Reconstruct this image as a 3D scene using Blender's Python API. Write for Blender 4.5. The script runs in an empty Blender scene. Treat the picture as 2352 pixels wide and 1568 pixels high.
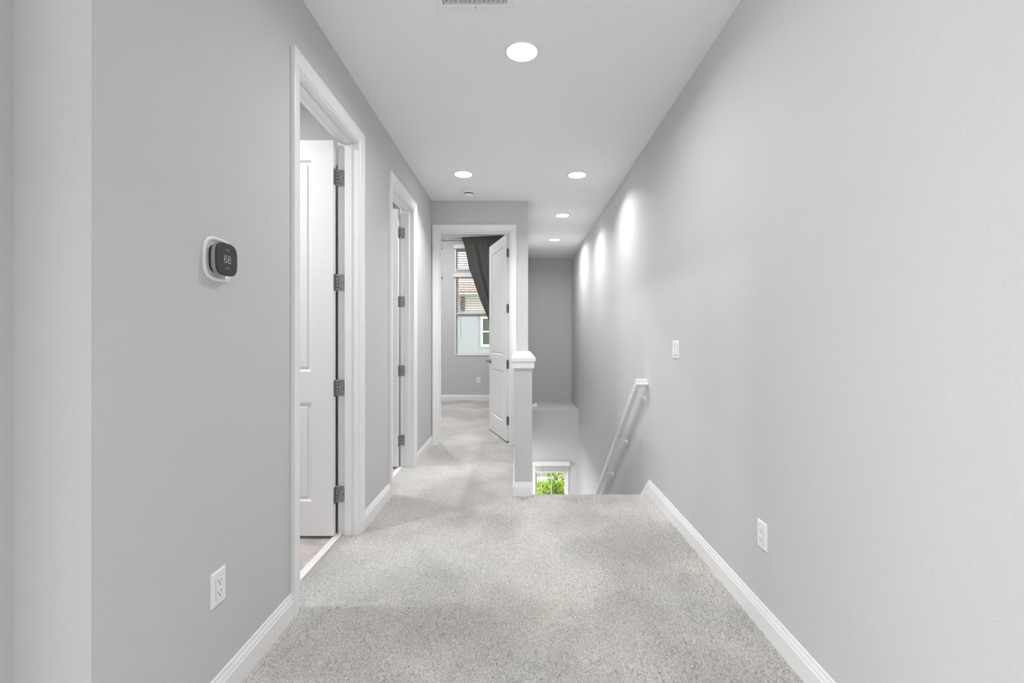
import bpy, math, random
import numpy as np
from mathutils import Matrix, Vector
random.seed(7)
PI = math.pi
SC = bpy.context.scene
COL = SC.collection

# ------------------------------------------------------------------ materials
def nmat(name, color, rough=0.6, metallic=0.0, spec=0.5, bump=None, emit=None, coat=0.0):
    m = bpy.data.materials.new(name); m.use_nodes = True
    nt = m.node_tree; b = nt.nodes['Principled BSDF']
    b.inputs['Base Color'].default_value = (*color, 1)
    b.inputs['Roughness'].default_value = rough
    b.inputs['Metallic'].default_value = metallic
    b.inputs['Specular IOR Level'].default_value = spec
    b.inputs['Coat Weight'].default_value = coat
    if emit:
        b.inputs['Emission Color'].default_value = (*emit[0], 1)
        b.inputs['Emission Strength'].default_value = emit[1]
    tc = nt.nodes.new('ShaderNodeTexCoord')
    if bump:
        scale, dist, detail = bump
        n = nt.nodes.new('ShaderNodeTexNoise'); n.inputs['Scale'].default_value = scale
        n.inputs['Detail'].default_value = detail
        bp = nt.nodes.new('ShaderNodeBump'); bp.inputs['Strength'].default_value = 1
        bp.inputs['Distance'].default_value = dist
        nt.links.new(tc.outputs['Object'], n.inputs['Vector'])
        nt.links.new(n.outputs['Fac'], bp.inputs['Height'])
        nt.links.new(bp.outputs['Normal'], b.inputs['Normal'])
    return m

def vary(m, c1, c2, scale, detail=2, lo=0.35, hi=0.65, stretch=None):
    nt = m.node_tree; b = nt.nodes['Principled BSDF']
    tc = [n for n in nt.nodes if n.type == 'TEX_COORD'][0]
    n = nt.nodes.new('ShaderNodeTexNoise'); n.inputs['Scale'].default_value = scale; n.inputs['Detail'].default_value = detail
    src = tc.outputs['Object']
    if stretch:
        mp = nt.nodes.new('ShaderNodeMapping'); mp.inputs['Scale'].default_value = stretch
        nt.links.new(src, mp.inputs['Vector']); src = mp.outputs['Vector']
    nt.links.new(src, n.inputs['Vector'])
    r = nt.nodes.new('ShaderNodeValToRGB')
    r.color_ramp.elements[0].position = lo; r.color_ramp.elements[1].position = hi
    r.color_ramp.elements[0].color = (*c1, 1); r.color_ramp.elements[1].color = (*c2, 1)
    nt.links.new(n.outputs['Fac'], r.inputs['Fac'])
    nt.links.new(r.outputs['Color'], b.inputs['Base Color'])
    return r

M = {}
M['wall'] = nmat('wall_paint', (.57, .57, .572), .85, spec=.25, bump=(190, .0013, 3))
M['ceil'] = nmat('ceiling_paint', (.86, .86, .86), .9, spec=.2, bump=(150, .0028, 3))
M['trim'] = nmat('trim_paint', (.81, .81, .815), .32, spec=.45)
M['door'] = nmat('door_paint', (.81, .81, .815), .38, spec=.45, bump=(60, .0003, 2))
M['plastic'] = nmat('white_plastic', (.82, .82, .82), .35, spec=.5)
M['plastic_gap'] = nmat('dark_gap', (.05, .05, .05), .6)
M['nickel'] = nmat('brushed_nickel', (.42, .42, .42), .33, metallic=1.0, bump=(400, .0002, 2))
M['chrome'] = nmat('satin_metal', (.30, .30, .30), .25, metallic=1.0)
M['tile'] = nmat('stone_tile', (.6, .55, .52), .35, spec=.5)
vary(M['tile'], (.43, .38, .36), (.66, .61, .585), 7, 8, .3, .7, (1, 1.6, 1))
M['slat_shaded'] = nmat('blind_slat_shaded', (.58, .56, .54), .5)  # white slats again, with their backlit shade put into the colour
M['marble'] = nmat('marble_sill', (.86, .84, .83), .25)
M['slat'] = nmat('blind_slat', (.74, .73, .72), .5)
M['black'] = nmat('glossy_black', (.058, .058, .056), .35, spec=.12)
M['black2'] = nmat('satin_black', (.02, .02, .02), .3)
M['greyplastic'] = nmat('grey_plastic', (.28, .28, .28), .45)
M['digit'] = nmat('lit_digit', (.55, .55, .55), .5, emit=((.8, .85, .9), .28))
M['digit_dim'] = nmat('dim_lit_digit', (.35, .35, .35), .5, emit=((.8, .85, .9), .10))
M['curtain'] = nmat('curtain_cloth', (.085, .083, .078), .95, spec=.1, bump=(900, .0008, 2))
vary(M['curtain'], (.075, .073, .068), (.105, .102, .096), 350, 3)
M['lens'] = nmat('lamp_lens', (.9, .9, .9), .4, emit=((1, .99, .97), 14))
M['ductdark'] = nmat('duct_metal', (.22, .22, .22), .5, metallic=.4)

def glass():
    m = bpy.data.materials.new('window_glass'); m.use_nodes = True
    nt = m.node_tree; nt.nodes.clear()
    o = nt.nodes.new('ShaderNodeOutputMaterial'); mx = nt.nodes.new('ShaderNodeMixShader')
    t = nt.nodes.new('ShaderNodeBsdfTransparent'); g = nt.nodes.new('ShaderNodeBsdfGlossy')
    t.inputs['Color'].default_value = (.95, .955, .955, 1); g.inputs['Roughness'].default_value = .02
    f = nt.nodes.new('ShaderNodeFresnel'); f.inputs['IOR'].default_value = 1.45
    nt.links.new(f.outputs[0], mx.inputs[0]); nt.links.new(t.outputs[0], mx.inputs[1]); nt.links.new(g.outputs[0], mx.inputs[2])
    nt.links.new(mx.outputs[0], o.inputs[0])
    return m
M['glass'] = glass()

def carpet_mat():
    m = bpy.data.materials.new('cut_pile_carpet'); m.use_nodes = True
    nt = m.node_tree; b = nt.nodes['Principled BSDF']; L = nt.links.new
    b.inputs['Roughness'].default_value = 1; b.inputs['Specular IOR Level'].default_value = .05
    b.inputs['Sheen Weight'].default_value = .15
    g = nt.nodes.new('ShaderNodeNewGeometry')
    def noise(scale, detail, stretch=(1, 1, 1), off=(0, 0, 0)):
        mp = nt.nodes.new('ShaderNodeMapping'); mp.inputs['Scale'].default_value = stretch; mp.inputs['Location'].default_value = off
        n = nt.nodes.new('ShaderNodeTexNoise'); n.inputs['Scale'].default_value = scale; n.inputs['Detail'].default_value = detail
        L(g.outputs['Position'], mp.inputs['Vector']); L(mp.outputs[0], n.inputs['Vector']); return n
    def ramp(n, lo, hi, c1, c2):
        r = nt.nodes.new('ShaderNodeValToRGB'); r.color_ramp.elements[0].position = lo; r.color_ramp.elements[1].position = hi
        r.color_ramp.elements[0].color = (*c1, 1); r.color_ramp.elements[1].color = (*c2, 1); L(n.outputs['Fac'], r.inputs['Fac']); return r
    fleck = ramp(noise(330, 3), .34, .56, (.35, .335, .32), (.80, .785, .77))          # fine random speckle, dark to light
    lean = ramp(noise(1.7, 3, (1, .8, 1), (3.1, 1.2, 0)), .40, .62, (.80, .80, .80), (1.06, 1.05, 1.04))   # brushed pile patches
    warm = ramp(noise(1.1, 1, (1, 1, 1), (7.3, 5.5, 0)), .40, .62, (.99, 1.0, .99), (1.03, .985, .96))
    m1 = nt.nodes.new('ShaderNodeMix'); m1.data_type = 'RGBA'; m1.blend_type = 'MULTIPLY'; m1.inputs[0].default_value = 1
    m2 = nt.nodes.new('ShaderNodeMix'); m2.data_type = 'RGBA'; m2.blend_type = 'MULTIPLY'; m2.inputs[0].default_value = 1
    L(fleck.outputs[0], m1.inputs[6]); L(lean.outputs[0], m1.inputs[7]); L(m1.outputs[2], m2.inputs[6]); L(warm.outputs[0], m2.inputs[7])
    L(m2.outputs[2], b.inputs['Base Color'])
    bp = nt.nodes.new('ShaderNodeBump'); bp.inputs['Distance'].default_value = .006; L(noise(260, 3).outputs['Fac'], bp.inputs['Height'])
    L(bp.outputs[0], b.inputs['Normal'])
    return m
M['carpet'] = carpet_mat()
# outdoors
M['stucco'] = nmat('pale_stucco', (.43, .445, .485), .9, bump=(30, .004, 3))
M['siding'] = nmat('cream_siding', (.62, .60, .55), .8)
M['rooftile'] = nmat('clay_rooftile', (.50, .25, .18), .8)
vary(M['rooftile'], (.26, .16, .12), (.52, .38, .31), 9, 4)
M['shutter'] = nmat('brown_shutter', (.12, .09, .065), .7)
M['extglass'] = nmat('green_tinted_glass', (.085, .115, .08), .15, spec=.7)
M['leafA'] = nmat('leaf_green', (.10, .28, .015), .45)
M['leafB'] = nmat('leaf_lime', (.38, .62, .03), .45)
M['leafC'] = nmat('leaf_yellow', (.75, .62, .08), .5)
M['blossom'] = nmat('orange_blossom', (.9, .25, .06), .5)
M['bark'] = nmat('bark', (.22, .15, .09), .8)
M['lawn'] = nmat('lawn_green', (.3, .4, .05), .9); vary(M['lawn'], (.14, .24, .03), (.50, .56, .10), 14, 6)
M['concrete'] = nmat('pale_concrete', (.80, .79, .77), .9, bump=(20, .003, 3))
M['asphalt'] = nmat('asphalt', (.26, .25, .255), .9); vary(M['asphalt'], (.20, .195, .20), (.30, .29, .29), 40, 4)

# ------------------------------------------------------------------ mesh builder
class MB:
    def __init__(s): s.v = []; s.f = []; s.mi = []; s.cur = 0; s.smooth = []
    def add(s, verts, faces, smooth=False, mtx=None):
        o = len(s.v)
        for p in verts:
            p = Vector(p)
            if mtx is not None: p = mtx @ p
            s.v.append(tuple(p))
        for f in faces:
            s.f.append([i + o for i in f]); s.mi.append(s.cur); s.smooth.append(smooth)
        return s
    def box(s, x0, x1, y0, y1, z0, z1, mtx=None):
        v = [(x0,y0,z0),(x1,y0,z0),(x1,y1,z0),(x0,y1,z0),(x0,y0,z1),(x1,y0,z1),(x1,y1,z1),(x0,y1,z1)]
        return s.add(v, [(0,3,2,1),(4,5,6,7),(0,1,5,4),(1,2,6,5),(2,3,7,6),(3,0,4,7)], mtx=mtx)
    def lathe(s, prof, n=40, mtx=None, smooth=True, caps=True):
        # prof: (r, z) revolved about z
        v = []; f = []
        for (r, z) in prof:
            for i in range(n):
                a = 2 * PI * i / n; v.append((r * math.cos(a), r * math.sin(a), z))
        for k in range(len(prof) - 1):
            for i in range(n):
                j = (i + 1) % n
                f.append((k*n+i, k*n+j, (k+1)*n+j, (k+1)*n+i))
        s.add(v, f, smooth, mtx)
        if caps:
            s.add(v[:n], [tuple(range(n))[::-1]], False, mtx); s.add(v[-n:], [tuple(range(n))], False, mtx)
        return s
    def loft(s, loops, closed_u=True, cap0=False, cap1=False, smooth=False, mtx=None):
        n = len(loops[0]); v = [p for l in loops for p in l]; f = []
        for k in range(len(loops) - 1):
            for i in range(n if closed_u else n - 1):
                j = (i + 1) % n
                f.append((k*n+i, k*n+j, (k+1)*n+j, (k+1)*n+i))
        s.add(v, f, smooth, mtx)
        if cap0: s.add(loops[0], [tuple(range(n))[::-1]], False, mtx)
        if cap1: s.add(loops[-1], [tuple(range(n))], False, mtx)
        return s
    def tube(s, pts, r, n=12, caps=True, mtx=None):
        pts = [Vector(p) for p in pts]; loops = []
        prev = None
        for i, p in enumerate(pts):
            d = (pts[min(i+1, len(pts)-1)] - pts[max(i-1, 0)]).normalized()
            a = prev if prev is not None else (Vector((0,0,1)) if abs(d.z) < .9 else Vector((1,0,0)))
            u = (a - d * a.dot(d)).normalized(); w = d.cross(u); prev = u
            rr = r[i] if isinstance(r, (list, tuple)) else r
            loops.append([tuple(p + u*rr*math.cos(2*PI*k/n) + w*rr*math.sin(2*PI*k/n)) for k in range(n)])
        return s.loft(loops, True, caps, caps, True, mtx)
    def build(s, name, mat, parent=None, loc=None, rot=None, bevel=0, seg=2):
        me = bpy.data.meshes.new(name); me.from_pydata(s.v, [], s.f)
        mats = mat if isinstance(mat, (list, tuple)) else [mat]
        for m in mats: me.materials.append(m)
        me.polygons.foreach_set('material_index', s.mi); me.polygons.foreach_set('use_smooth', s.smooth)
        me.update()
        import bmesh
        b = bmesh.new(); b.from_mesh(me); bmesh.ops.remove_doubles(b, verts=b.verts, dist=1e-6)
        bmesh.ops.recalc_face_normals(b, faces=b.faces); b.to_mesh(me); b.free()
        o = bpy.data.objects.new(name, me); COL.objects.link(o)
        if parent: o.parent = parent
        if loc: o.location = loc
        if rot: o.rotation_euler = rot
        if bevel:
            md = o.modifiers.new('bevel', 'BEVEL'); md.width = bevel; md.segments = seg; md.limit_method = 'ANGLE'
            md.angle_limit = math.radians(40)
        return o

def tag(o, label=None, cat=None, group=None, kind=None):
    if label: o['label'] = label
    if cat: o['category'] = cat
    if group: o['group'] = group
    if kind: o['kind'] = kind
    return o
def struct(o, label=None): return tag(o, label=label, kind='structure')
def empty(name, loc, rz=0, **kw):
    o = bpy.data.objects.new(name, None); COL.objects.link(o); o.empty_display_size = .05
    o.location = loc; o.rotation_euler = (0, 0, rz); return tag(o, **kw)
def copy_tree(o, parent=None):
    c = o.copy(); COL.objects.link(c)
    if parent: c.parent = parent
    for ch in list(o.children): copy_tree(ch, c)
    return c
def superellipse(w, h, p=4, n=64, cx=0, cz=0):
    r = []
    for i in range(n):
        a = 2*PI*i/n; c, s_ = math.cos(a), math.sin(a)
        r.append((cx + w/2*math.copysign(abs(c)**(2/p), c), cz + h/2*math.copysign(abs(s_)**(2/p), s_)))
    return r
def rrect(w, h, r, n=6, cx=0, cz=0):
    pts = []
    for (sx, sz, a0) in ((1, 1, 0), (-1, 1, 90), (-1, -1, 180), (1, -1, 270)):
        for k in range(n + 1):
            a = math.radians(a0 + 90*k/n); pts.append((cx + sx*(w/2-r) + r*math.cos(a), cz + sz*(h/2-r) + r*math.sin(a)))
    return pts

# ------------------------------------------------------------------ dimensions (metres); camera at x=0,y=0, looking along +y
CZ = 1.205
XL, XR, H = -.986, 1.0095, 2.74
WT = .12                                  # partition thickness
YF = 5.11                                 # wall at the end of the corridor
YS = 3.52                                 # landing edge
YB = 8.76                                 # far wall of bedroom
YA = 8.81                                 # far wall of the stairwell
BH = .105                                 # baseboard height
HOLE = .02                                # jamb thickness
OPH = 2.396
D1 = (2.035, 2.785); D2 = (3.519, 4.246); D3 = (-.903, -.106)
HB = 3.42                                 # bedroom ceiling

def wall_grid(mb, u0, u1, z0, z1, holes, place):
    us = sorted({u0, u1, *[h[0] for h in holes], *[h[1] for h in holes]})
    for a, b in zip(us, us[1:]):
        cuts = sorted([(h[2], h[3]) for h in holes if h[0] <= a + 1e-6 and h[1] >= b - 1e-6])
        z = z0
        for (c, d) in cuts:
            if c > z + 1e-6: place(mb, a, b, z, c)
            z = d
        if z < z1 - 1e-6: place(mb, a, b, z, z1)

# ---- left wall (with two door holes) and its jog towards the camera
mb = MB()
wall_grid(mb, 1.168, YF, -.02, H, [(D1[0]-HOLE, D1[1]+HOLE, -.02, OPH+HOLE), (D2[0]-HOLE, D2[1]+HOLE, -.02, OPH+HOLE)],
          lambda m, a, b, z, w: m.box(XL-WT, XL, a, b, z, w))
struct(mb.build('wall_left', M['wall']))
mb = MB(); lo_ = [(XL, 1.048), (-1.165, 1.048), (-1.165, .75), (-1.36, .75), (-1.36, 1.168), (XL, 1.168)]
mb.loft([[(x, y, z) for x, y in lo_] for z in (-.02, H)], True, True, True)
struct(mb.build('wall_left_return', M['wall']))
# ---- right wall, full height down the stairwell
mb = MB().box(XR, XR+.15, -4.2, 9.0, -3.1, 3.0)
struct(mb.build('wall_right', M['wall']))
# ---- end wall with the bedroom door
mb = MB()
wall_grid(mb, XL, .098, -.02, H, [(D3[0]-HOLE, D3[1]+HOLE, -.02, OPH+HOLE)], lambda m, a, b, z, w: m.box(a, b, YF, YF+WT, z, w))
struct(mb.build('wall_end', M['wall']))
mb = MB().box(-3.3, .098, YF, YF+WT, H, HB+.1).box(-3.3, XL-.001, YF+.0, YF+WT, -.02, H)
struct(mb.build('wall_bedroom_front', M['wall']))
# ---- bedroom far wall with two tall windows
W1 = (-1.240, -.345, .86, 2.40); W1T = (-1.240, -.345, 2.475, 2.92)
W2 = (-2.42, -1.500, .86, 2.40); W2T = (-2.42, -1.500, 2.475, 2.92)
mb = MB()
wall_grid(mb, -3.3, .098, -.3, HB+.1, [W1, W1T, W2, W2T], lambda m, a, b, z, w: m.box(a, b, YB, YB+.16, z, w))
struct(mb.build('wall_bedroom_back', M['wall']))
struct(MB().box(-3.4, -3.2, YF+WT, YB, -.3, HB+.1).build('wall_bedroom_left', M['wall']))
struct(MB().box(-.02, .098, YF+WT, YA+.1, -.25, HB+.1).build('wall_bedroom_right', M['wall']))
struct(MB().box(-3.4, .098, YF, YB+.16, HB, HB+.1).build('ceiling_bedroom', M['ceil']))
# ---- stairwell
struct(MB().box(.098, XR, YA, YA+.15, -.2, 3.0).build('wall_stairwell_back', M['wall']))
YW = 7.76
WS = (.24, .835, -2.15, -.985)
mb = MB()
wall_grid(mb, .098, XR, -3.0, -.15, [WS], lambda m, a, b, z, w: m.box(a, b, YW, YW+.16, z, w))
mb.box(.098, XR, YW, YA, -.15, -.03)
struct(mb.build('wall_stairwell_front', M['wall']))
struct(MB().box(-.037, .098, YS-.05, YF, -3.0, .98).build('wall_half', M['wall'], bevel=.004))
struct(MB().box(-.037, .098, YF, 5.60, -3.0, -.25).box(-.037, .098, 5.60, 7.92, -.47, -.25).build('wall_stairwell_left', M['wall']))
# lower foyer that opens beside the foot of the stairs
mb = MB().box(-3.3, -3.15, 5.4, 7.92, -3.0, -.3).box(-3.15, -.037, 5.45, 5.60, -3.0, -.3).box(-3.15, .098, YW, 7.92, -3.0, -.3)
struct(mb.build('wall_foyer', M['wall']))
struct(MB().box(-3.3, -.037, 5.4, 7.92, -.47, -.32).build('ceiling_foyer', M['ceil']))
struct(MB().box(-3.3, .098, 5.4, 7.92, -3.1, -2.95).build('floor_foyer', M['tile']))
struct(MB().box(.098, XR, 3.45, YW, -3.1, -2.95).build('floor_lower', M['carpet']))
# ---- ceiling
VO = (-.352, -.054, 1.954, 2.098)
mb = MB().box(-4.2, XR, -4.2, VO[2], H, H+.12).box(-4.2, XR, VO[3], YF, H, H+.12).box(-4.2, VO[0], VO[2], VO[3], H, H+.12).box(VO[1], XR, VO[2], VO[3], H, H+.12).box(VO[0], VO[1], VO[2], VO[3], H+.10, H+.12).box(.0981, XR, YF, YA+.1, H, H+.12)
struct(mb.build('ceiling', M['ceil']))
# ---- loft behind the camera
mb = MB()
wall_grid(mb, -4.2, XR, -.02, H, [(-3.2, -.2, .7, 2.35)], lambda m, a, b, z, w: m.box(a, b, -4.35, -4.2, z, w))
struct(mb.build('wall_loft_back', M['wall']))
mb = MB()
wall_grid(mb, -4.2, .87, -.02, H, [(-2.4, .3, .6, 2.4)], lambda m, a, b, z, w: m.box(-4.35, -4.2, a, b, z, w))
struct(mb.build('wall_loft_left', M['wall']))
struct(MB().box(-4.2, -1.36, .75, .87, -.02, H).build('wall_loft_front', M['wall']))
# ---- two tiled side rooms
mb = MB().box(-3.1, -2.98, 1.168, 5.11, -.02, H).box(-2.98, XL-WT, 2.93, 3.05, -.02, H)
struct(mb.build('wall_side_rooms', M['wall']))
struct(MB().box(-2.98, -1.045-.04, 1.168, 5.11, -.06, -.006).build('floor_side_rooms', M['tile']))
for i, D in enumerate((D1, D2)):
    struct(MB().box(-1.128, -1.086, D[0]-.02, D[1]+.02, -.01, .004).build('trim_%d' % (i+4), M['marble'], bevel=.002))
# ---- bedroom lower slab etc. keeps daylight out from below
struct(MB().box(-4.2, .098, -4.2, YB, -.30, -.07).build('floor_slab', M['wall']))

# ------------------------------------------------------------------ carpet as real pile
rng = np.random.default_rng(3)
CV, CF = [], []; off = 0
def patch(x0, x1, y0, y1, d, amp, curve=None, dy=None):
    global off
    nx = max(2, int((x1-x0)/d)+1); ny = max(2, int((y1-y0)/(dy or d))+1)
    X, Y = np.meshgrid(np.linspace(x0, x1, nx), np.linspace(y0, y1, ny))
    hgt = rng.random((ny, nx))
    hgt = hgt*.75 + .25*np.roll(hgt, 1, 0)
    Z = (hgt - .75) * amp
    jx = (rng.random((ny, nx))-.5)*d*.8; jy = (rng.random((ny, nx))-.5)*d*.8
    jx[:, 0] = jx[:, -1] = 0; jy[0] = jy[-1] = 0
    X = X + jx; Y = Y + jy
    Z[0] -= .014; Z[:, 0] -= .014; Z[:, -1] -= .014
    if curve is not None: X, Y, Z = curve(X, Y, Z)
    CV.append(np.stack([X.ravel(), Y.ravel(), Z.ravel()], 1))
    i = np.arange(ny*nx).reshape(ny, nx)
    CF.append(np.stack([i[:-1, :-1].ravel(), i[:-1, 1:].ravel(), i[1:, 1:].ravel(), i[1:, :-1].ravel()], 1) + off)
    off += nx*ny
A = .013
patch(-4.2, XR, -4.2, .87, .06, .004)
patch(-1.165, XR, .87, 1.40, .06, .004)
patch(XL-.006, XR, 1.39, 3.42, .0046, A)
patch(XL-.006, .098, 3.405, YS-.035, .0046, A)
patch(XL-.006, -.037, YS-.055, YF+.02, .0055, A)
patch(D3[0]-.01, D3[1]+.01, YF-.01, YF+WT+.01, .006, A)
patch(-3.2, -.02, YF+WT-.01, YB, .013, .010)
for D in (D1, D2): patch(-1.088, XL+.012, D[0]-.004, D[1]+.004, .0046, A)
def lip(X, Y, Z):                       # rolls over the first nosing of the stairs
    t = Y - 3.40; r = .022; flat = YS - r - 3.40
    arc = np.clip((t-flat)/r, 0, PI/2); down = np.clip(t - flat - r*PI/2, 0, None)
    yy = 3.40 + np.minimum(t, flat) + (r+Z)*np.sin(arc)
    zz = np.where(t < flat, Z, -r + (r+Z)*np.cos(arc)) - down
    return X, yy, zz
patch(.098, XR, 3.40, 3.60, .0046, A*.8, lip)
V = np.concatenate(CV); F = np.concatenate(CF)
me = bpy.data.meshes.new('floor'); me.vertices.add(len(V)); me.vertices.foreach_set('co', V.astype(np.float32).ravel())
me.loops.add(len(F)*4); me.loops.foreach_set('vertex_index', F.astype(np.int32).ravel())
me.polygons.add(len(F)); me.polygons.foreach_set('loop_start', np.arange(0, len(F)*4, 4, dtype=np.int32))
me.update(calc_edges=True); me.validate(); me.materials.append(M['carpet'])
fl = bpy.data.objects.new('floor', me); COL.objects.link(fl); struct(fl)

# staircase: carpeted treads below the landing
RISE, RUN, NR = .1967, .249, 15
mb = MB()
for k in range(NR-1):
    z = -(k+1)*RISE; y = YS - .03 + k*RUN
    mb.box(.099, XR-.016, y, y+RUN+.03, z-.10, z)
mb.box(.099, XR-.016, 3.45, YS-.02, -.30, -.03)
struct(mb.build('floor_stairs', M['carpet'], bevel=.015))

# ------------------------------------------------------------------ mouldings
BASEP = [(0, 0), (.014, 0), (.014, .070), (.011, .074), (.011, .081), (.0085, .088), (.006, .093), (.0055, .102), (.003, .105), (0, .105)]
def base_run(mb, a, b, nrm, m0=0, m1=0, prof=BASEP, z0=-.018):
    """run from a to b (xy), nrm = direction off the wall; m0/m1 = mitre lengths (1 outward, -1 inward)"""
    a = Vector((*a, 0)); b = Vector((*b, 0)); n = Vector((*nrm, 0)); d = (b-a).normalized(); loops = []
    for (p, m) in ((a, m0), (b, m1)):
        sgn = -1 if p is a else 1
        loops.append([tuple(p + n*t + d*(sgn*m*t) + Vector((0, 0, h + (z0 if h == 0 else 0)))) for t, h in prof])
    mb.loft(loops, True, True, True)
CW = .066
def baseboard(name, runs):
    mb = MB()
    for r in runs: base_run(mb, *r)
    return struct(mb.build(name, M['trim']))
baseboard('baseboard_left', [((XL, 1.048), (XL, D1[0]-.072), (1, 0), 1, 0)])
baseboard('baseboard_left', [((XL, D1[1]+.072), (XL, D2[0]-.072), (1, 0))])
baseboard('baseboard_left', [((XL, D2[1]+.072), (XL, YF), (1, 0), 0, -1)])
baseboard('baseboard_left_return', [((XL, 1.048), (-1.165, 1.048), (0, -1), 1, -1), ((-1.165, 1.048), (-1.165, .75), (1, 0), -1, 0)])
baseboard('baseboard_right', [((XR, -4.2), (XR, YS+.012), (-1, 0))])
baseboard('baseboard_half_wall', [((-.037, YF), (-.037, YS-.05), (-1, 0), -1, 1), ((-.037, YS-.05), (.098, YS-.05), (0, -1), 1, 0)])
baseboard('baseboard_bedroom', [((-3.2, YB), (-.02, YB), (0, -1), -1, -1), ((-.02, YB), (-.02, YF+WT), (-1, 0), -1, 0)])
baseboard('baseboard_end', [((-.034, YF), (-.05, YF), (0, -1))])
# sloping skirt board down the stairs on the right wall
SL = RISE/RUN
mb = MB(); L = 3.45
def skirt(y, w): return [(XR-t, y, BH + w*SL*0 - (y-YS-.012)*SL - (BH-h)) for t, h in BASEP]
prof = [(0, -.36), (.014, -.36)] + BASEP[2:]
loops = []
for y in (YS+.012, YS+.012+L): loops.append([(XR-t, y, h - (y-YS-.012)*SL) for t, h in prof])
mb.loft(loops, True, True, True)
struct(mb.build('baseboard_stairs', M['trim']))

# half wall cap and its apron
mb = MB().box(-.063, .124, YS-.077, YF, .996+.026, 1.052)
struct(mb.build('trim_1', M['trim'], bevel=.004))
mb = MB().box(-.053, .114, YS-.067, YF, .972, 1.022).box(-.046, .107, YS-.060, YF, .968, .985)
struct(mb.build('trim_2', M['trim'], bevel=.0025))

# ------------------------------------------------------------------ doors
CASP = [(0, 0), (0, .0175), (.004, .0185), (.016, .0185), (.020, .0160), (.024, .0155), (.034, .0145), (.046, .0125), (.052, .0095), (.054, .0115), (.060, .0105), (.064, .006), (.066, 0)]
def casing(w, h, side=-1, y=0.0):
    """three mitred legs round an opening of clear width w, height h; side -1 = faces -y"""
    mb = MB(); r = .006; X = w/2 + r + CW; T = h + r + CW; loops = []
    for (sx, top) in ((-1, 0), (-1, 1), (1, 1), (1, 0)):
        loops.append([(sx*(X-u), y + side*v, (T-u) if top else -.015) for u, v in CASP])
    mb.loft(loops, True, True, True); return mb
def jamb(w, h):
    mb = MB(); t = HOLE-.001
    mb.box(-w/2-t, -w/2, -.001, WT+.001, -.015, h).box(w/2, w/2+t, -.001, WT+.001, -.015, h).box(-w/2-t, w/2+t, -.001, WT+.001, h, h+t)
    return mb
def stop(w, h):
    mb = MB(); s = .011; y0, y1 = .040, WT-.040
    mb.box(-w/2, -w/2+s, y0, y1, -.015, h-s).box(w/2-s, w/2, y0, y1, -.015, h-s).box(-w/2, w/2, y0, y1, h-s, h)
    return mb
RINGS = [(0, 0), (.006, .0), (.012, .007), (.016, .0115), (.030, .0115), (.036, .0045), (.066, .0035), (.070, .0035)]
def leaf(W, Hh, z0=.012, T=.035):
    """two-panel leaf, hinge edge at x=0, extends to -W; y from -T to 0"""
    mb = MB(); st = .125; xs = (-W, -W+st, -st, 0); pz = ((.215, .82), (.995, Hh-.115))
    for (yf, sg) in ((-T, 1), (0, -1)):
        def q(x0, x1, za, zb): mb.add([(x0, yf, za), (x1, yf, za), (x1, yf, zb), (x0, yf, zb)], [(0, 1, 2, 3)])
        q(xs[0], xs[1], z0, Hh); q(xs[2], xs[3], z0, Hh)
        q(xs[1], xs[2], z0, pz[0][0]); q(xs[1], xs[2], pz[0][1], pz[1][0]); q(xs[1], xs[2], pz[1][1], Hh)
    e = [(-W, -T), (0, -T), (0, 0), (-W, 0)]
    mb.add([(x, y, z0) for x, y in e]+[(x, y, Hh) for x, y in e], [(0, 3, 2, 1), (4, 5, 6, 7), (1, 2, 6, 5), (3, 0, 4, 7)])
    panels = []
    for (a, b) in pz:
        p = MB()
        for (yf, sg) in ((-T, 1), (0, -1)):
            loops = [[(xs[1]+i, yf+sg*d, a+i), (xs[2]-i, yf+sg*d, a+i), (xs[2]-i, yf+sg*d, b-i), (xs[1]+i, yf+sg*d, b-i)] for i, d in RINGS]
            p.loft(loops, True, False, True)
        panels.append(p)
    return mb, panels

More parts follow.
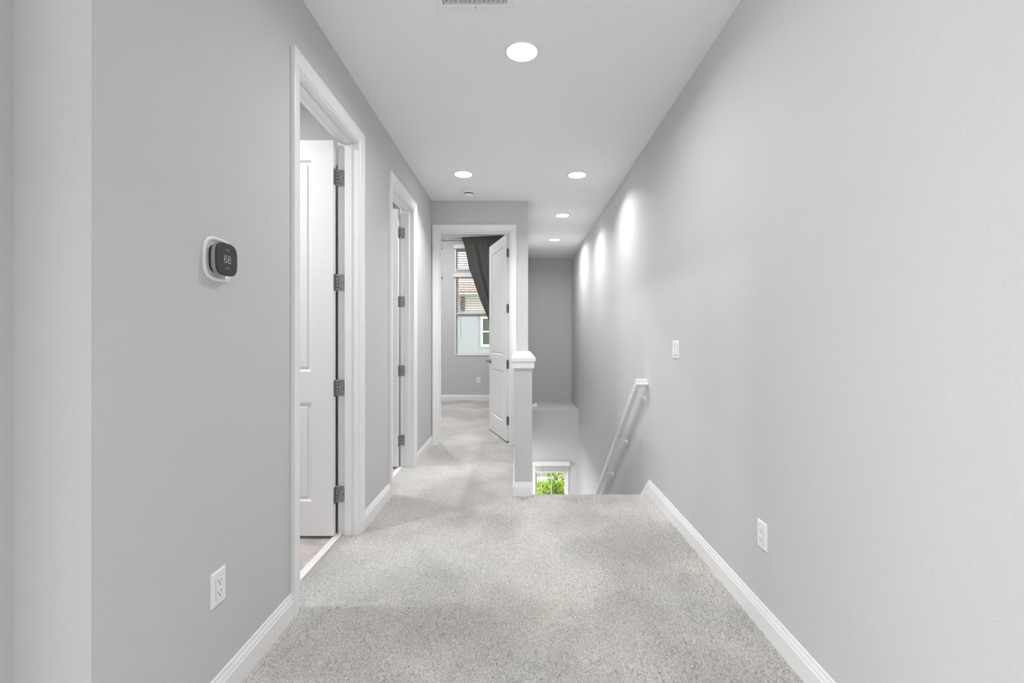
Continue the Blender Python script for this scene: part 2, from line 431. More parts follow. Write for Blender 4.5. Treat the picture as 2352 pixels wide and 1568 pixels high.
def make_door(name, D, loc, rz, ang, knob=True):
    w = D[1]-D[0]; root = empty(name, loc, rz); struct(root)
    casing(w, OPH).build('casing', M['trim'], root)
    casing(w, OPH, 1, WT).build('casing', M['trim'], root)
    jamb(w, OPH).build('jamb', M['trim'], root)
    stop(w, OPH).build('door_stop', M['trim'], root, bevel=.002)
    W = w-.006; px, py = w/2-.002, WT+.010
    lf, pn = leaf(W, OPH-.004)
    ox, oy = -.004, -.010
    lo = lf.build('leaf', M['door'], root, (px, py, 0), (0, 0, -ang))
    lo.data.transform(Matrix.Translation((ox, oy, 0)))
    for p in pn:
        c = p.build('panel', M['door'], lo); c.data.transform(Matrix.Translation((ox, oy, 0)))
    for z in (.248, .897, 1.54, 2.18):
        hg = MB()
        # plate on the jamb
        pl = rrect(.056, .100, .014, 5, 0, 0)
        ys = [(p[0], p[1]) for p in pl]
        hg.loft([[(w/2-.0005, WT-.036+.0+a*.62+.018, z+b) for a, b in ys], [(w/2-.0028, WT-.036+a*.62+.018, z+b) for a, b in ys]], True, True, True)
        # plate on the leaf's edge
        R = Matrix.Translation((px, py, 0)) @ Matrix.Rotation(-ang, 4, 'Z')
        hg.loft([[(ox+.0003, -.026+a*.60, z+b) for a, b in ys], [(ox+.0025, -.026+a*.60, z+b) for a, b in ys]], True, True, True, mtx=R)
        h = hg.build('hinge', M['nickel'], root)
        pin = MB()
        for k in range(5):
            pin.lathe([(.0001, -.0095), (.0058, -.0095), (.0058, .0095), (.0001, .0095)], 16, Matrix.Translation((px, py, z-.04+k*.02)), caps=False)
        pin.lathe([(.0001, -.054), (.004, -.054), (.0045, .052), (.0001, .054)], 12, Matrix.Translation((px, py, z)), caps=False)
        pin.build('hinge_pin', M['nickel'], h)
        for (dy, dz) in ((0, .036), (-.010, 0), (0, -.036)):
            sc = MB(); sc.lathe([(.0001, .0006), (.0042, .0006), (.0042, 0)], 12, Matrix.Translation((w/2-.0028, WT-.020+dy, z+dz)) @ Matrix.Rotation(-PI/2, 4, 'Y'), caps=False)
            sc.build('hinge_screw', M['chrome'], h)
    if knob:
        for sy in (-1, 1):
            kb = MB(); R = Matrix.Translation((-W+.065+ox, (-.035 if sy < 0 else 0)+oy, .90)) @ Matrix.Rotation(-sy*PI/2, 4, 'X')
            kb.lathe([(.032, 0), (.032, .004), (.028, .010), (.012, .013), (.0115, .036), (.013, .040), (.013, .056), (.009, .060), (.0001, .061)], 28, R, caps=False)
            kb.tube([(0, 0, .048), (.03, 0, .052), (.07, 0, .053), (.105, 0, .051)], [.0095, .0085, .0075, .006], 12, mtx=R)
            kb.build('door_handle', M['chrome'], lo)
    return root
make_door('door_1', D1, (XL, (D1[0]+D1[1])/2, 0), PI/2, math.radians(90))
make_door('door_2', D2, (XL, (D2[0]+D2[1])/2, 0), PI/2, math.radians(90))
make_door('door_3', D3, ((D3[0]+D3[1])/2, YF, 0), 0, math.radians(72))

# ------------------------------------------------------------------ windows
def window(name, X0, X1, Z0, Z1, y, rails=(), mz=None, muntin_x=None, frame=.034, depth=.16):
    """white frame set in a wall opening; y = inner face"""
    w = X1-X0; root = empty(name, ((X0+X1)/2, y, Z0)); struct(root); h = Z1-Z0; a = w/2
    def ring(m, x0, x1, z0, z1, t, y0, y1):
        m.box(x0, x0+t, y0, y1, z0, z1).box(x1-t, x1, y0, y1, z0, z1).box(x0+t, x1-t, y0, y1, z0, z0+t).box(x0+t, x1-t, y0, y1, z1-t, z1)
    f = MB(); ring(f, -a, a, 0, h, frame*.6, -.012, depth); f.build('window_frame', M['trim'], root, bevel=.002)
    s = MB(); t0 = frame*.6
    ring(s, -a+t0, a-t0, t0, (mz-Z0 if mz else h-t0), .030, .060, .095)
    if mz: ring(s, -a+t0, a-t0, mz-Z0, h-t0, .030, .095, .125)
    s.build('sash', M['trim'], root, bevel=.002)
    if muntin_x is not None:
        m = MB()
        top = (mz-Z0) if mz else h-t0
        for mx in muntin_x: m.box(mx-(X0+X1)/2-.007, mx-(X0+X1)/2+.007, .070, .088, t0+.03, top-.03)
        m.build('muntin', M['trim'], root)
    g = MB().box(-a+t0+.02, a-t0-.02, .0775, .0805, t0+.02, (mz-Z0 if mz else h-t0)-.01)
    if mz: g.box(-a+t0+.02, a-t0-.02, .108, .111, mz-Z0+.01, h-t0-.01)
    g.build('pane', M['glass'], root)
    return root
window('window_1', *W1, YB, mz=1.64, muntin_x=[-.793])
window('window_2', W1T[0], W1T[1], W1T[2], W1T[3], YB)
window('window_3', *W2, YB, mz=1.64, muntin_x=[-1.96])
window('window_4', W2T[0], W2T[1], W2T[2], W2T[3], YB)
window('window_5', *WS, YW, muntin_x=[.549], frame=.05)
window('window_6', -3.2, -.2, .7, 2.35, -4.35, muntin_x=[-2.2, -1.2], depth=.15)

def blind(x0, x1, ztop, zbot, y, label, stacked=False, valance=.075, pitch=.045, wand=None, wandlen=1.2, over=.018, tilt=-.12):
    root = empty('window_blind', ((x0+x1)/2, y, ztop), label=label, cat='blind', group='white window blinds')
    a = (x1-x0)/2
    MB().box(-a-over, a+over, -.062, -.050, -valance, 0).box(-a-over, -a-over+.01, -.05, -.001, -valance, 0).box(a+over-.01, a+over, -.05, -.001, -valance, 0).build('valance', M['slat'], root, bevel=.003)
    MB().box(-a+.022, a-.022, -.045, -.002, -.055, -.008).build('head_rail', M['slat'], root)
    s = MB(); H_ = ztop-zbot
    zs = []
    if stacked:
        z = H_-.018
        for k in range(int((H_-valance+.02)/.0052)): zs.append(z); z -= .0052
    else:
        z = valance+.012
        while z < H_-.03: zs.append(z); z += pitch
    for z in zs:
        if stacked: s.box(-a+.024, a-.024, -.044, .004, -z-.0012, -z+.0012)
        else:
            R = Matrix.Translation((0, -.020, -z)) @ Matrix.Rotation(tilt, 4, 'X')
            s.box(-a+.024, a-.024, -.025, .025, -.0016, .0016, mtx=R)
    s.build('slats', M['slat'] if stacked else M['slat_shaded'], root)
    MB().box(-a+.024, a-.024, -.046, .006, -H_, -H_+.020).build('bottom_rail', M['slat'], root, bevel=.004)
    for fx in (-.62, .62):
        zc = [(-.05), (-H_+.01)]
        MB().tube([(a*fx, -.047, zc[0]), (a*fx, -.047, zc[1]), (a*fx, .007, zc[1]), (a*fx, .007, zc[0])], .0012, 6).build('ladder_cord', M['slat'], root)
    if wand is not None:
        wx = wand-(x0+x1)/2
        MB().tube([(wx, -.050, -.06), (wx+.002, -.058, -.3), (wx+.012, -.056, -wandlen)], .0045, 8).build('wand', M['slat'], root)
    return root
blind(W1[0], W1[1], 2.440, 1.655, YB, 'white slatted blind half raised over the tall bedroom window, under the mullion', wand=-1.13, wandlen=1.24)
blind(W1T[0], W1T[1], 2.985, 2.500, YB, 'short white slatted blind in the top bedroom window beside the curtain rod')
blind(W2[0], W2[1], 2.440, 1.655, YB, 'white blind edge on the lower part of the window by the door casing')
blind(W2T[0], W2T[1], 2.985, 2.500, YB, 'white blind edge at the top of the window by the door casing')
blind(WS[0]-.0, WS[1]+.0, -.893, -1.085, YW, 'raised white blind stacked above the stairwell window', stacked=True, wand=.374, wandlen=1.05)

# ------------------------------------------------------------------ curtain
CY = YB - .10
rod = empty('curtain_rod', (-1.35, CY, 3.09), label='slim grey metal curtain rod above the bedroom window', cat='curtain rod')
MB().tube([(-1.35, 0, 0), (1.22, 0, 0)], .0125, 16).build('pole', M['nickel'], rod)
for sx in (-1.35, 1.22):
    fin = MB(); fin.lathe([(.0001, -.03), (.02, -.025), (.024, 0), (.02, .025), (.0001, .03)], 20, Matrix.Translation((sx, 0, 0)) @ Matrix.Rotation(PI/2, 4, 'Y'), caps=False)
    fin.build('finial', M['nickel'], rod)
for bx in (-1.2, .6, 1.15):
    MB().box(bx-.006, bx+.006, -.004, .10, -.024, -.012).box(bx-.012, bx+.012, .094, .10, -.05, .02).build('bracket', M['nickel'], rod)
LE = [(3.12, -1.105), (2.95, -1.045), (2.765, -1.0), (2.52, -.955), (2.35, -.89), (2.16, -.825), (1.93, -.745), (1.70, -.65), (1.48, -.56), (1.24, -.46), (1.05, -.40), (.98, -.39)]
def interp(tab, z):
    for (z0, a), (z1, b) in zip(tab, tab[1:]):
        if z <= z0 and z >= z1: return a + (b-a)*(z0-z)/(z0-z1)
    return tab[-1][1]
nz, nx = 90, 170; loops = []
cur = empty('curtain', (0, CY, 3.1), label='dark charcoal curtain swept sideways across the bedroom window', cat='curtain')
mb = MB()
for k in range(nz+1):
    z = 3.122 - (3.122-1.0)*k/nz
    le = interp(LE, z); re = -.16 - .06*(k/nz)**2
    fade = min(1, k/10)
    row = []
    for i in range(nx+1):
        u = i/nx
        uu = u**(1+.25*k/nz)
        fold = .026*math.sin(uu*2*PI*3.4+.9) + .012*math.sin(uu*2*PI*7.3+k*.015+1.1) + .003*math.sin(uu*2*PI*17+2)
        ruff = (.010*math.sin(uu*2*PI*31) + .004*math.sin(uu*2*PI*47)) * (1-fade)
        amp = (.45+.55*min(1, k/40)) * (1-.35*(k/nz))
        if k < 8: amp *= .5
        edge = 1 - max(0, 1-u/.06)
        zz = z + (.006*math.sin(uu*2*PI*17+1)+.003*math.sin(uu*2*PI*37) if k == 0 else 0)
        row.append((le + (re-le)*u, -.055 + fold*amp*edge + ruff, zz-3.1))
    loops.append(row)
mb.loft(loops, False, smooth=True)
c = mb.build('cloth', M['curtain'], cur); md = c.modifiers.new('thick', 'SOLIDIFY'); md.thickness = .003
# gathered part below the tie, and the tie
mb = MB(); loops = []
for k in range(30):
    z = 1.0-.98*k/29*.98; w = .23+.12*(k/29); cx = -.275-.02*(k/29)
    loops.append([(cx-w/2+w*i/60, -.055+.024*math.sin(i/60*2*PI*5+.5), z-3.1) for i in range(61)])
mb.loft(loops, False, smooth=True)
c = mb.build('cloth_tail', M['curtain'], cur); md = c.modifiers.new('thick', 'SOLIDIFY'); md.thickness = .003
mb = MB(); mb.loft([[(-.285+.125*math.cos(a*PI/12), -.055+.05*math.sin(a*PI/12), zz) for a in range(24)] for zz in (-2.14, -2.07)], True, smooth=True)
c = mb.build('tie_band', M['curtain'], cur); md = c.modifiers.new('thick', 'SOLIDIFY'); md.thickness = .003

# ------------------------------------------------------------------ ceiling fixtures
def make_light(x, y, label=None, power=20, group=None, z=H, spread=118):
    root = empty('ceiling_light', (x, y, z), label=label, cat='ceiling light', group=group)
    MB().lathe([(.096, 0), (.096, -.003), (.088, -.007), (.082, -.0075), (.080, -.004), (.080, .0)], 56, caps=False).build('trim_ring', M['plastic'], root)
    MB().lathe([(.080, 0), (.080, -.005), (.072, -.0065), (.0001, -.0066)], 56, caps=False).build('lens', M['lens'], root)
    ld = bpy.data.lights.new('led_disc', 'AREA'); ld.shape = 'DISK'; ld.size = .145; ld.spread = math.radians(spread); ld.energy = power; ld.color = (.985, .992, 1)
    lo = bpy.data.objects.new('led_disc', ld); COL.objects.link(lo); lo.parent = root; lo.location = (0, 0, -.009)
    return root
G = 'recessed ceiling lights'
P = 13
make_light(.014, 2.44, 'large round recessed ceiling light nearest the air vent', P*.95, G, spread=165)
make_light(-.527, 4.27, 'round recessed ceiling light just in front of the smoke detector', P*.75, G)
make_light(.545, 4.29, 'round recessed ceiling light above the top of the stairs, beside the right wall', P*.75, G, spread=138)
make_light(.54, 5.71, 'round recessed ceiling light over the stairwell, middle of the row of three', P*.75, G, spread=138)
make_light(.55, 7.13, 'round recessed ceiling light over the stairwell nearest its back wall', P*1.0, G, spread=165)
for (x, y, p) in ((.1, -.35, 9), (-.2, -1.9, 14), (-2.6, -2.4, 16)):  # unseen lamps added behind the camera as ambient fill
    o = make_light(x, y, 'unseen recessed ceiling light added in the open loft behind the corridor', p, 'added loft fill lights')
for (x, y, p, lb) in ((-2.0, 2.05, 14, 'round ceiling light inside the first tiled side room'), (-2.0, 4.0, 12, 'unseen ceiling light added inside the second tiled side room')):  # the second room's lamp is unseen, added to light that room
    make_light(x, y, lb, p*1.6, spread=180)
make_light(-1.6, 7.0, 'unseen ceiling light added to brighten the bedroom', 52, z=HB, spread=180)  # lamp added out of view to lift the dark bedroom
make_light(-1.1, 6.6, 'round ceiling light in the lower foyer', 75, z=-.47, spread=180)

# air vent
vx0, vx1, vy0, vy1 = -.376, -.030, 1.93, 2.122
root = empty('air_vent', ((vx0+vx1)/2, (vy0+vy1)/2, H), label='white rectangular ceiling air vent with slanted louvres, nearest the camera', cat='air vent')
a, b = (vx1-vx0)/2, (vy1-vy0)/2; bd = .026
m = MB(); oo = [(-a, -b), (a, -b), (a, b), (-a, b)]
loops = []
for (i, z) in ((0, 0), (0, -.003), (.005, -.0065), (bd-.002, -.0065), (bd, -.004), (bd, .045)):
    loops.append([(math.copysign(a-i, x), math.copysign(b-i, y), z) for x, y in oo])
m.loft(loops, True); m.build('frame', M['plastic'], root)
n = 14
for k in range(n):
    x = -a+bd+.010+(2*(a-bd)-.014)*k/(n-1)
    R = Matrix.Translation((x, 0, .012)) @ Matrix.Rotation(math.radians(24), 4, 'Y')
    MB().box(-.0009, .0009, -b+bd, b-bd, -.015, .015, mtx=R).build('louvre', M['plastic'], root)
MB().box(-a+bd, a-bd, -b+bd, b-bd, .04, .046).build('damper', M['ductdark'], root)
MB().lathe([(.0001, -.0092), (.004, -.0085), (.0045, -.0065)], 14, Matrix.Translation((0.0, b-.013, 0)), caps=False).build('screw', M['nickel'], root)

# smoke detector
root = empty('smoke_detector', (-.527, 4.76, H), label='round white smoke detector on the corridor ceiling', cat='smoke detector')
MB().lathe([(.068, 0), (.070, -.004), (.070, -.014), (.066, -.018), (.060, -.020)], 48, caps=False).build('base', M['plastic'], root)
MB().lathe([(.060, -.018), (.056, -.026), (.050, -.028), (.050, -.030)], 48, caps=False).build('body', M['plastic'], root)
MB().lathe([(.044, -.026), (.044, -.042)], 48, caps=False).build('smoke_slot', M['plastic_gap'], root)
MB().lathe([(.044, -.040), (.050, -.041), (.050, -.046), (.044, -.051), (.0001, -.054)], 48, caps=False).build('cover', M['plastic'], root)
for k in range(8):
    rb = MB(); q = 2*PI*k/8+PI/8; R = Matrix.Rotation(q, 4, 'Z'); rb.box(.045, .050, -.0018, .0018, -.042, -.027, mtx=R)
    rb.build('rib', M['plastic'], root)

# ------------------------------------------------------------------ wall plates (local: faces -y, x right, z up)
def plate(mb, w, h, t=.006, r=.004, bev=.005):
    mb.loft([[(x, 0, z) for x, z in rrect(w, h, r)], [(x, -t*.35, z) for x, z in rrect(w, h, r)],
             [(x, -t, z) for x, z in rrect(w-2*bev, h-2*bev, r)]], True, False, True)
def screw(parent, x, z, y=-.006):
    MB().lathe([(.0001, .0008), (.0028, .0008), (.003, 0)], 12, Matrix.Translation((x, y, z)) @ Matrix.Rotation(PI/2, 4, 'X'), caps=False).build('screw', M['plastic'], parent)
def make_outlet(loc, rz, label):
    root = empty('power_outlet', loc, rz, label=label, cat='power outlet', group='white wall power outlets')
    m = MB(); plate(m, .0715, .1145); m.build('cover_plate', M['plastic'], root)
    m = MB(); plate(m, .0345, .068, .0018, .002, .0008)
    r = m.build('receptacle', M['plastic'], root, (0, -.0060, 0))
    MB().box(-.0182, .0182, -.0003, 0, -.035, .035).build('receptacle_gap', M['greyplastic'], root, (0, -.0060, 0))
    for zc in (.0195, -.0165):
        s = MB(); s.box(-.0078, -.0056, -.0022, -.0017, zc-.0015, zc+.0065).box(.0056, .0076, -.0022, -.0017, zc-.0005, zc+.0065)
        s.lathe([(.0001, .0022), (.0027, .0022), (.0027, .0017)], 14, Matrix.Translation((0, 0, zc-.0085)) @ Matrix.Rotation(PI/2, 4, 'X'), caps=False)
        s.build('socket_slots', M['plastic_gap'], r)
    screw(root, 0, .0415); screw(root, 0, -.0415)
    return root
make_outlet((XL, 1.487, .390), PI/2, 'white power outlet low on the left wall, below the thermostat')
make_outlet((XR, 1.888, .386), -PI/2, 'white power outlet low on the right wall, above the baseboard')
make_outlet((-.787, YB, .385), 0, 'small white power outlet on the bedroom wall under the window')
root = empty('light_switch', (XR, 2.935, 1.127), -PI/2, label='white double rocker light switch on the right wall above the handrail', cat='light switch')
m = MB(); plate(m, .116, .1145); m.build('cover_plate', M['plastic'], root)
for sx in (-.023, .023):
    MB().box(sx-.0172, sx+.0172, -.0063, -.001, -.0345, .0345).build('rocker_frame', M['greyplastic'], root)
    v = [(sx-.0163, -.006, -.033), (sx+.0163, -.006, -.033), (sx+.0163, -.0115, -.033), (sx-.0163, -.0115, -.033),
         (sx-.0163, -.0072, 0), (sx+.0163, -.0072, 0), (sx-.0163, -.0068, .033), (sx+.0163, -.0068, .033), (sx-.0163, -.004, .033), (sx+.0163, -.004, .033)]
    MB().add(v, [(0, 1, 2, 3), (3, 2, 5, 4), (4, 5, 7, 6), (6, 7, 9, 8), (8, 9, 1, 0), (0, 3, 4, 6, 8), (1, 9, 7, 5, 2)]).build('rocker', M['plastic'], root)

# thermostat
root = empty('thermostat', (XL, 1.484, 1.459), PI/2, label='black square thermostat reading 68 on a white plate on the left wall', cat='thermostat')
def sq(w, y, p=3.4, h=None): return [(x, y, z) for x, z in superellipse(w, h or w, p)]
m = MB(); m.loft([sq(.140, 0), sq(.142, -.002), sq(.142, -.0055), sq(.139, -.0075), sq(.120, -.0080), sq(.117, -.0045), sq(.10, -.0040)], True, False, True, True)
m.build('back_plate', M['plastic'], root)
m = MB(); m.loft([sq(.092, -.003), sq(.092, -.014)], True, False, True, True); m.build('mount', M['black2'], root)
m = MB(); m.loft([sq(.098, -.013), sq(.103, -.015), sq(.104, -.018), sq(.104, -.027), sq(.102, -.028)], True, True, True, True); m.build('housing', M['greyplastic'], root)
m = MB(); m.loft([sq(.102, -.0275), sq(.106, -.029), sq(.106, -.032), sq(.104, -.0338), sq(.100, -.0342)], True, True, True, True); sc_ = m.build('screen', M['black'], root)
def stroke(mb, pts, t, y):
    n = len(pts)
    for (p, q) in zip(pts, pts[1:]):
        d = Vector((q[0]-p[0], q[1]-p[1])); L_ = d.length
        if L_ < 1e-9: continue
        d /= L_; nn = Vector((-d.y, d.x))*t/2; e = d*t*.35
        mb.add([(p[0]-e.x+nn.x, y, p[1]-e.y+nn.y), (q[0]+e.x+nn.x, y, q[1]+e.y+nn.y), (q[0]+e.x-nn.x, y, q[1]+e.y-nn.y), (p[0]-e.x-nn.x, y, p[1]-e.y-nn.y)], [(0, 1, 2, 3)])
def oval(cx, cz, w, h, a0=0, a1=360, n=24): return [(cx+w/2*math.cos(math.radians(a0+(a1-a0)*i/n)), cz+h/2*math.sin(math.radians(a0+(a1-a0)*i/n))) for i in range(n+1)]
GL = {  # unit glyphs, width .6, height 1
 '6': lambda: [oval(.3, .29, .56, .56), oval(.3, .68, .56, .60, 25, 180) + [(.02, .30)]],
 '8': lambda: [oval(.3, .26, .56, .52), oval(.3, .755, .48, .47)],
 '5': lambda: [[(.52, .98), (.10, .98), (.06, .56)] + oval(.27, .31, .54, .60, 120, -130)],
 '2': lambda: [oval(.28, .72, .50, .52, 165, -30) + [(.03, .02), (.55, .02)]],
 '0': lambda: [oval(.3, .5, .54, 1)],
 '1': lambda: [[(.15, .8), (.3, .98), (.3, 0)]],
}
def write(text, cx, cz, h, t, mat, name, y=-.0346):
    mb = MB(); W = (len(text)*.78-.18)*h; x = cx-W/2
    for ch in text:
        if ch in GL:
            for s_ in GL[ch](): stroke(mb, [(x+u*h, cz-h/2+v*h) for u, v in s_], t, y)
        x += .78*h
    return mb.build(name, mat, sc_)
write('68', 0, .0, .0235, .0014, M['digit'], 'digits')
write('52', .004, .030, .0075, .0009, M['digit_dim'], 'small_digits')
m = MB(); stroke(m, oval(-.0075, .0295, .0028, .0045), .0008, -.0346); stroke(m, [(-.0088, .0305), (-.0075, .0335), (-.0062, .0305)], .0008, -.0346); m.build('humidity_mark', M['digit_dim'], sc_)
m = MB()
stroke(m, oval(.004, -.0275, .005, .0055), .0008, -.0346); stroke(m, oval(-.0035, -.0275, .0055, .0055), .0008, -.0346)
stroke(m, [(-.0085, -.0245), (-.0085, -.0305)], .0008, -.0346); stroke(m, [(.0085, -.0245), (.0085, -.0305)], .0008, -.0346); stroke(m, [(.0055, -.0305), (.0085, -.0305)], .0008, -.0346)
m.build('mode_marks', M['digit_dim'], sc_)

# ------------------------------------------------------------------ handrail
RS = .80; ang = math.atan(RS)
dv = Vector((0, math.cos(ang), -math.sin(ang))); nv = Vector((0, math.sin(ang), math.cos(ang)))
P0 = Vector((.934, 3.560, .837))                     # underside, upper end
root = empty('handrail', (XR, 3.56, .86), label='white wooden handrail sloping down the right wall beside the stairs', cat='handrail')
inv = Matrix.Translation(-root.location)
RP = [(-.016, 0), (.016, 0), (.019, .004), (.019, .012), (.016, .016), (.016, .030), (.019, .036), (.019, .048), (.014, .056), (-.014, .056), (-.019, .048), (-.019, .036), (-.016, .030), (-.016, .016), (-.019, .012), (-.019, .004)]
LEN = 4.45
m = MB(); m.loft([[tuple(P0 + Vector((x, 0, 0)) + nv*n_ + dv*s_*((LEN) if s_ else 0) + dv*(0 if s_ else (x+.019))) for x, n_ in RP] for s_ in (0, 1)], True, True, True, mtx=inv)
m.build('rail', M['trim'], root)
# return of the rail to the wall: same profile running along x
m = MB()
prof = [(d_+.019, n_) for d_, n_ in RP]
m.loft([[tuple(Vector((P0.x-.019+ (dd if k == 0 else 0), P0.y, P0.z)) * 1.0 + (Vector((XR-.001-P0.x+.019, 0, 0)) if k else Vector((0, 0, 0))) + dv*dd + nv*n_) for dd, n_ in prof] for k in (0, 1)], True, True, True, mtx=inv)
m.build('rail_return', M['trim'], root)
for s_ in (.115, .89, 1.67, 2.5, 3.3, 4.1):
    c = P0 + dv*s_
    b_ = MB()
    b_.box(-.012, .012, -.030, .030, -.003, .0, mtx=inv @ Matrix.Translation(c) @ Matrix.Rotation(-ang, 4, 'X'))
    wz = c.z-.045
    pts = []
    for k in range(11):
        t = k/10; pts.append((c.x + (XR-.006-c.x)*t, c.y, c.z-.002 - .040*math.sin(t*PI/2) - .004*math.sin(t*PI)))
    b_.tube(pts, [.0055]*11, 10, mtx=inv)
    br = b_.build('bracket', M['nickel_w'] if 'nickel_w' in M else M['trim'], root)
    w_ = MB(); w_.lathe([(.0001, .010), (.010, .009), (.018, .004), (.019, 0)], 24, inv @ Matrix.Translation((XR, c.y, c.z-.052)) @ Matrix.Rotation(-PI/2, 4, 'Y'), caps=False)
    w_.tube([(XR-.007, c.y, c.z-.03), (XR-.009, c.y, c.z-.05), (XR-.006, c.y, c.z-.085)], [.007, .009, .006], 10, mtx=inv)
    w_.build('wall_plate', M['trim'], br)
    for q in (-.018, .018):
        sc = MB(); sc.lathe([(.0001, .0), (.0045, .0), (.0045, .002)], 10, inv @ Matrix.Translation(c+dv*q-nv*.0045) @ Matrix.Rotation(-ang, 4, 'X'), caps=False)
        sc.build('screw', M['chrome'], br)

# small folded white thing left on the ledge
root = empty('paper_scrap', (.262, 8.12, -.03), math.radians(20), label='small folded white scrap on the stairwell ledge beside the half wall', cat='paper scrap')
m = MB()
m.add([(-.06, -.02, .002), (.05, -.035, .002), (.045, .0, .075), (-.02, .01, .045), (.05, .045, .002), (-.06, .04, .002), (-.055, .0, .085)],
      [(0, 1, 2, 3), (3, 2, 4, 5), (0, 3, 6), (3, 5, 6)])
o = m.build('folded_sheet', M['plastic'], root); md = o.modifiers.new('t', 'SOLIDIFY'); md.thickness = .002

# ------------------------------------------------------------------ outdoors
GZ = -3.05
struct(MB().box(-30, 30, YW+1.6, 13.42, GZ-.2, GZ).build('lawn', M['lawn']))
struct(MB().box(-30, 30, 13.42, 13.86, GZ-.2, GZ+.02).build('sidewalk', M['concrete']))
struct(MB().box(-30, 30, 13.86, 40, GZ-.2, GZ-.03).build('road', M['asphalt']))
struct(MB().box(-30, 30, YW+.16, YW+1.6, GZ-.2, GZ-.01).build('ground', M['bark']))
# grass blades near the lower window
gm = MB()
for k in range(5200):
    x = random.uniform(.1, 2.0); y = random.uniform(11.0, 13.40); h = random.uniform(.04, .10); a_ = random.uniform(0, PI); w_ = .008
    dx, dy = w_*math.cos(a_), w_*math.sin(a_); lx, ly = random.uniform(-.03, .03), random.uniform(-.03, .03)
    gm.cur = random.choice((0, 1, 1))
    gm.add([(x-dx, y-dy, GZ), (x+dx, y+dy, GZ), (x+lx, y+ly, GZ+h)], [(0, 1, 2)])
tag(gm.build('grass', [M['leafA'], M['leafB']]), 'sunlit green grass seen through the stairwell window', 'grass', kind='stuff')

def bush(x0, y0, w, d, htop, n, label, seed):
    rr = random.Random(seed)
    root = empty('shrub', (x0, y0, GZ), label=label, cat='shrub')
    st = MB(); lf = MB(); bl = MB()
    tips = []
    for k in range(26):
        tx = rr.uniform(-w/2, w/2); ty = rr.uniform(-d/2, d/2); th = htop*rr.uniform(.45, 1) * (1-.35*abs(tx/(w/2))**2)
        mid = (tx*.4, ty*.4, th*.5)
        st.tube([(tx*.08, ty*.08, 0), mid, (tx, ty, th)], [.012, .008, .003], 6)
        tips.append((Vector(mid), Vector((tx, ty, th))))
    for k in range(n):
        a_, b_ = rr.choice(tips); p = a_.lerp(b_, rr.uniform(.0, 1.08)) + Vector((rr.gauss(0, .05), rr.gauss(0, .05), rr.gauss(0, .05)))
        if p.z < .1: p.z = rr.uniform(.1, .5)
        dirv = Vector((rr.uniform(-1, 1), rr.uniform(-1, 1), rr.uniform(-.2, .9))).normalized()
        sd = dirv.cross(Vector((rr.uniform(-1, 1), rr.uniform(-1, 1), rr.uniform(-1, 1)))).normalized(); up = dirv.cross(sd)
        L_ = rr.uniform(.06, .10); w2 = L_*.24
        lf.cur = rr.choice((0, 0, 1, 1, 1, 1, 2))
        lf.add([p, p+dirv*L_*.3+sd*w2*.8+up*.004, p+dirv*L_*.65+sd*w2*.8, p+dirv*L_, p+dirv*L_*.65-sd*w2*.8, p+dirv*L_*.3-sd*w2*.8+up*.004, p+dirv*L_*.5-up*.006],
               [(0, 1, 6), (1, 2, 6), (2, 3, 6), (3, 4, 6), (4, 5, 6), (5, 0, 6)])
    st.build('stem', M['bark'], root); lf.build('foliage', [M['leafA'], M['leafB'], M['leafC']], root)
    for k in range(9):
        a_, b_ = tips[k*2]; p = a_.lerp(b_, rr.uniform(.8, 1.05))
        q = MB().lathe([(.0001, -.012), (.016, -.006), (.024, .008), (.012, .016), (.0001, .012)], 10, Matrix.Translation(p) @ Matrix.Rotation(rr.uniform(0, 1), 4, 'X'), caps=False)
        q.build('blossom', M['blossom'], root)
    return root
bush(.93, 9.75, .95, .6, 1.75, 2300, 'bright green leafy shrub with orange blossoms outside the stairwell window', 5)

root = empty('neighbouring_house', (-1, 16, GZ), label='pale neighbouring house with clay tile roof seen through the bedroom window', cat='house')
def hb(*a): return MB().box(*a)
hb(-7, 9, 0, 6, 0, 5.17).build('ground_floor_wall', M['stucco'], root)
m = MB()
for k in range(5): m.box(-7, 9, -.02-.006*0, .0, 5.17+k*.115, 5.17+k*.115+.105).box(-7, 9, -.008, .0, 5.17+k*.115+.105, 5.17+(k+1)*.115)
m.box(-7, 9, .0, 6, 5.17, 5.75)
m.build('upper_wall', M['siding'], root)
hb(-7.4, 9.4, -.40, -.36, 5.70, 5.80).box(-7.4, 9.4, -.40, .0, 5.70, 5.715).build('fascia', M['trim'], root)
m = MB(); n = 150
rows = []
for j in range(14):
    t = j/13; y = -.45+2.6*t; z = 5.80+.62*t
    for (dz, dy) in ((0.03, 0), (0, .001)):
        rows.append([(-7.5+17*i/(n*4), y+dy, z+dz+.035*abs(math.sin(i*PI/4))) for i in range(n*4+1)])
m.loft(rows, False, smooth=False)
m.build('roof', M['rooftile'], root)
m = MB().box(-7.5, 9.5, 2.15, 2.2, 5.6, 6.40); m.build('roof_ridge', M['rooftile'], root)
for sx in (-2.0+1, ):
    pass
def sh(x, z0, z1, w=.16):
    m = MB().box(x-w/2, x+w/2, -.06, -.02, z0, z1)
    for k in range(int((z1-z0)/.06)): m.box(x-w/2+.02, x+w/2-.02, -.072, -.06, z0+.02+k*.06, z0+.055+k*.06)
    m.build('shutter', M['shutter'], root)
sh(-1.0, 5.18, 5.74)
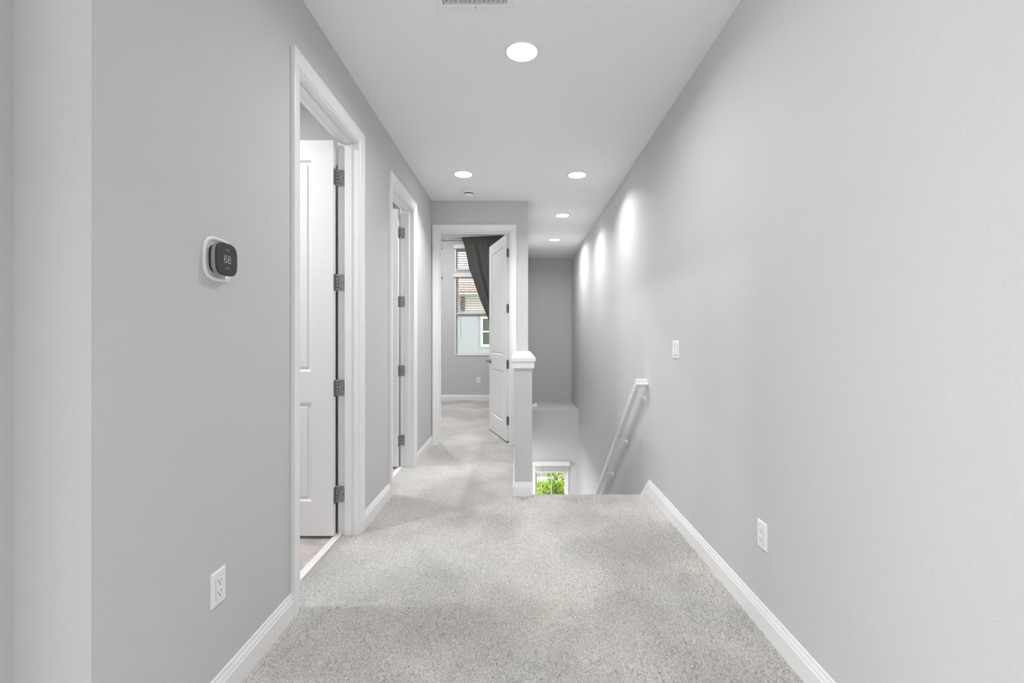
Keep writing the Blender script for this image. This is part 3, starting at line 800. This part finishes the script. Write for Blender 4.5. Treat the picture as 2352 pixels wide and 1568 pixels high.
wf = MB().box(-.36, .82, -.05, 0, 3.93, 4.02).box(-.36, .82, -.05, 0, 4.92, 5.02).box(-.36, -.28, -.05, 0, 4.02, 4.92).box(.74, .82, -.05, 0, 4.02, 4.92).box(-.28, .74, -.04, 0, 4.44, 4.49).box(.2, .25, -.04, 0, 4.02, 4.92).build('window', M['trim'], root)
MB().box(-.28, .74, -.02, -.005, 4.02, 4.92).build('window_pane', M['extglass'], wf)

# ------------------------------------------------------------------ light
w = bpy.data.worlds.new('World'); SC.world = w; w.use_nodes = True
nt = w.node_tree; bg = nt.nodes['Background']; bg.inputs['Color'].default_value = (.96, .98, 1, 1); bg.inputs['Strength'].default_value = 2.2
sd = bpy.data.lights.new('sun', 'SUN'); sd.energy = 3.5; sd.angle = .01; sd.color = (1, .96, .88)
so = bpy.data.objects.new('sun', sd); COL.objects.link(so); so.rotation_euler = (math.radians(6), math.radians(38), 0)
def window_fill(x, y, z, sx, sz, rx, p):                   # fill: area light added outside an unseen loft window
    l = bpy.data.lights.new('daylight_fill', 'AREA'); l.shape = 'RECTANGLE'; l.size = sx; l.size_y = sz; l.energy = p; l.color = (.97, .985, 1)
    o = bpy.data.objects.new('daylight_fill', l); COL.objects.link(o); o.location = (x, y, z); o.rotation_euler = rx; return o
window_fill(-1.7, -4.42, 1.53, 3.0, 1.6, (PI/2, 0, 0), 35)
window_fill(-4.42, -1.05, 1.5, 2.7, 1.8, (PI/2, 0, -PI/2), 92)
# ------------------------------------------------------------------ camera
cd = bpy.data.cameras.new('camera'); cam = bpy.data.objects.new('camera', cd); COL.objects.link(cam)
cam.location = (0, 0, CZ); cam.rotation_euler = (PI/2, 0, 0)
cd.sensor_width = 36; cd.lens = 16.0; cd.shift_x = -17/2352; cd.shift_y = -9/2352; cd.clip_start = .02
SC.camera = cam
SC.view_settings.view_transform = 'Standard'; SC.view_settings.look = 'None'; SC.view_settings.gamma = 1
SC.view_settings.exposure = 0.24
SC.cycles.max_bounces = 14; SC.cycles.diffuse_bounces = 10; SC.cycles.transparent_max_bounces = 16; SC.cycles.caustics_reflective = False
SC.cycles.use_denoising = True
